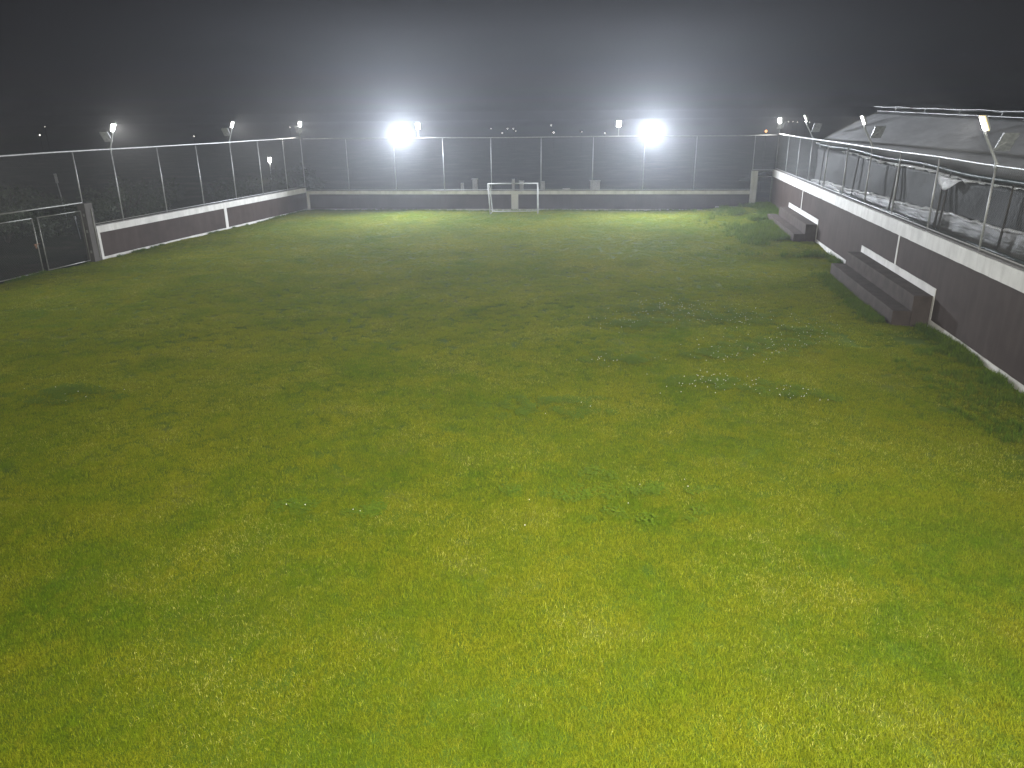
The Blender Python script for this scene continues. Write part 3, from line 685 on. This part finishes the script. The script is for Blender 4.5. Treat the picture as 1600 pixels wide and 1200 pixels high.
# taller growth along the walls, round the far bench and in the far right corner
tall = [tuft_mesh('tall_tuft', 46, .10, .10, .26, .010, .75, M['tallturf'], 31+k) for k in range(3)]
X = []; Y = []; SC = []
def put(x, y, s): X.append(x); Y.append(y); SC.append(s)
for _ in range(8000):
    y = random.uniform(27, 41.2); d = abs(random.gauss(0, 1.1)); x = float(right_x(y))-d
    wgt = math.exp(-((y-37)/5.0)**2)+.5*math.exp(-((y-30.5)/2.5)**2)
    if random.random() < wgt and float(hash2(np.array([x]), np.array([y]), .9)[0]) > .3: put(x, y, random.uniform(.5, 1.25)*(1 if d > .9 else 1.1))
for _ in range(1500):
    y = random.uniform(7, 28); d = .06+abs(random.gauss(0, .14)); x = float(right_x(y))-d
    if float(hash2(np.array([y]), np.array([3.]), 1.7)[0]) > .42: put(x, y, random.uniform(.35, .95))
for _ in range(900):
    y = random.uniform(18, 24); d = .93+abs(random.gauss(0, .2)); put(float(right_x(y))-d, y, random.uniform(.3, .7))
for _ in range(900):
    y = random.uniform(7, 17); d = abs(random.gauss(0, .8)); x = float(right_x(y))-d-.05
    if float(hash2(np.array([x]), np.array([y]), 1.1)[0]) > .55: put(x, y, random.uniform(.3, .7))
for _ in range(1300):
    y = random.uniform(8, 43.3); x = float(left_x(y))+.06+abs(random.gauss(0, .10))
    if float(hash2(np.array([y]), np.array([9.]), 1.9)[0]) > .5: put(x, y, random.uniform(.25, .6))
for _ in range(1500):
    x = random.uniform(-11.3, 12.8); y = float(far_y(x))-.08-abs(random.gauss(0, .18)); put(x, y, random.uniform(.2, .5))
X, Y, SC = np.array(X), np.array(Y), np.array(SC); ok = cut(X, Y)
X, Y, SC = X[ok], Y[ok], SC[ok]
tag(scatter('tall_grass', np.stack([X, Y, gz(X, Y)], 1), SC, tall), 'taller dark green grass along the wall feet and round the farther bench', 'grass', kind='stuff')
# darker clover clumps with white flower heads
def clover():
    spots = [(4.2,19.6,1.5,.8),(5.6,18.6,1.6,.6),(7.0,17.2,.7,.45),(6.0,16.2,1.2,.5),(3.0,18.2,1.3,.5),(3.9,13.6,.95,.35),(5.2,13.0,.6,.25),(2.2,15.2,.8,.3),(4.6,15.6,1.0,.4),(-3.0,8.9,.35,.2),(-2.0,8.8,.25,.15),(-8.5,13.5,.9,.4),(1.6,9.2,1.2,.5),(.6,12.5,1.0,.4)]
    nfl = [150,120,60,70,50,110,45,25,60,5,4,14,10,6]
    b = MB(); n = 6
    for (x, y, sx, sy2), k in zip(spots, nfl):
        for _ in range(int(k*.6)):
            px, py = random.gauss(x, sx*.6), random.gauss(y, sy2*.8); z = float(gz(px, py))+random.uniform(.04, .075); r = random.uniform(.005, .009)
            vs = []
            for i, (rr, zz) in enumerate(((.6,-.8),(1,0),(.6,.8))):
                for q in range(n): vs.append((px+r*rr*math.cos(q*PI/3+i), py+r*rr*math.sin(q*PI/3+i), z+r*zz))
            fs = [(i*n+q, i*n+(q+1)%n, (i+1)*n+(q+1)%n, (i+1)*n+q) for i in range(2) for q in range(n)]+[tuple(range(2*n, 3*n))]
            b.add(vs, fs, 0)
            b.add([(px-.0015, py, z-.06), (px+.0015, py, z-.06), (px, py, z)], [(0,1,2)], 1)
    t = NT('clover_white'); t.b.inputs['Base Color'].default_value = (.72,.72,.62,1); t.b.inputs['Roughness'].default_value = .9
    o = b.build('clover_flowers', [t.m, M['tallturf']]); tag(o, 'white clover flower heads dotted over darker patches of the turf', 'flowers', kind='stuff')
    # leaves
    P = []; Q = []
    for (x, y, sx, sy2) in spots:
        for _ in range(int((110*sx*sy2+12)*(.35 if y < 11 else .8))): P.append((random.gauss(x, sx*.55), random.gauss(y, sy2*.7)))
    P = np.array(P); Q = rng.uniform(.7, 1.2, len(P))
    src = []
    t = NT('clover_leaf'); a = t.new('ShaderNodeAttribute'); a.attribute_name = 'rnd'
    t.l.new(t.ramp(a.outputs['Fac'], [(0, (.065,.115,.006)), (1, (.105,.155,.008))]), t.b.inputs['Base Color']); t.b.inputs['Roughness'].default_value = .8; t.b.inputs['Specular IOR Level'].default_value = .08
    for k in range(2):
        r = np.random.default_rng(50+k); v = []; f = []; rn = []
        for _ in range(60):
            a_, d_ = r.uniform(0, 6.28), .14*math.sqrt(r.uniform()); cx, cy, cz = d_*math.cos(a_), d_*math.sin(a_), r.uniform(.035, .065); yw = r.uniform(0, 6.28); q = r.uniform()
            for j in range(3):
                th = yw+j*2.094; o = len(v); R = r.uniform(.010, .015)
                ux, uy = math.cos(th), math.sin(th)
                v += [(cx,cy,cz), (cx+ux*R*.8-uy*R*.6, cy+uy*R*.8+ux*R*.6, cz+.004), (cx+ux*R*1.4, cy+uy*R*1.4, cz+.002), (cx+ux*R*.8+uy*R*.6, cy+uy*R*.8-ux*R*.6, cz+.004)]
                f.append((o,o+1,o+2,o+3)); rn += [q]*4
        me = bpy.data.meshes.new('clover_patch'); me.from_pydata(v, [], f); me.attributes.new('rnd', 'FLOAT', 'POINT').data.foreach_set('value', rn); me.materials.append(t.m)
        src.append(bpy.data.objects.new('clover_patch', me))
    o = scatter('clover_leaves', np.stack([P[:,0], P[:,1], gz(P[:,0], P[:,1])], 1), Q, src)
    tag(o, 'dark green clover leaves in patches on the turf', 'clover', kind='stuff')
clover()

# ------------------------------------------------------------------ air, sky, camera
b = MB(); b.box((0, 420, 3.75), 720, 500, 4.95)
hz = b.build('haze', NT('night_haze').m); tag(hz, kind='stuff')
m = hz.data.materials[0]; nt = m.node_tree; nt.nodes.remove(nt.nodes['Principled BSDF'])
pv = nt.nodes.new('ShaderNodeVolumePrincipled'); pv.inputs['Color'].default_value = (.90,.93,1,1); pv.inputs['Density'].default_value = .0016; pv.inputs['Anisotropy'].default_value = .68
nt.links.new(pv.outputs[0], nt.nodes['Material Output'].inputs['Volume'])

W = bpy.data.worlds.new('World'); S.world = W; W.use_nodes = True
bg = W.node_tree.nodes['Background']; bg.inputs['Color'].default_value = (.0072,.0068,.0090,1); bg.inputs['Strength'].default_value = 1.0

cam = bpy.data.cameras.new('Camera'); co = bpy.data.objects.new('Camera', cam); COL.objects.link(co); S.camera = co
cam.sensor_fit = 'HORIZONTAL'; cam.sensor_width = 36; cam.lens = 36*1160/1600; cam.clip_end = 3000; cam.clip_start = .1
F = Vector((0, math.cos(CAMP), -math.sin(CAMP))); R0 = Vector((1,0,0)); U0 = R0.cross(F)
c, s = math.cos(CAMR), math.sin(CAMR); X_ = R0*c-U0*s; Y_ = R0*s+U0*c
mt = Matrix((X_, Y_, -F)).transposed().to_4x4(); mt.translation = (0, 0, CAMZ); co.matrix_world = mt
S.view_settings.view_transform = 'Standard'; S.view_settings.look = 'None'; S.view_settings.exposure = -.68; S.view_settings.gamma = 1
S.render.engine = 'CYCLES'
S.cycles.use_denoising = True
S.cycles.max_bounces = 6; S.cycles.volume_bounces = 0; S.cycles.transparent_max_bounces = 8
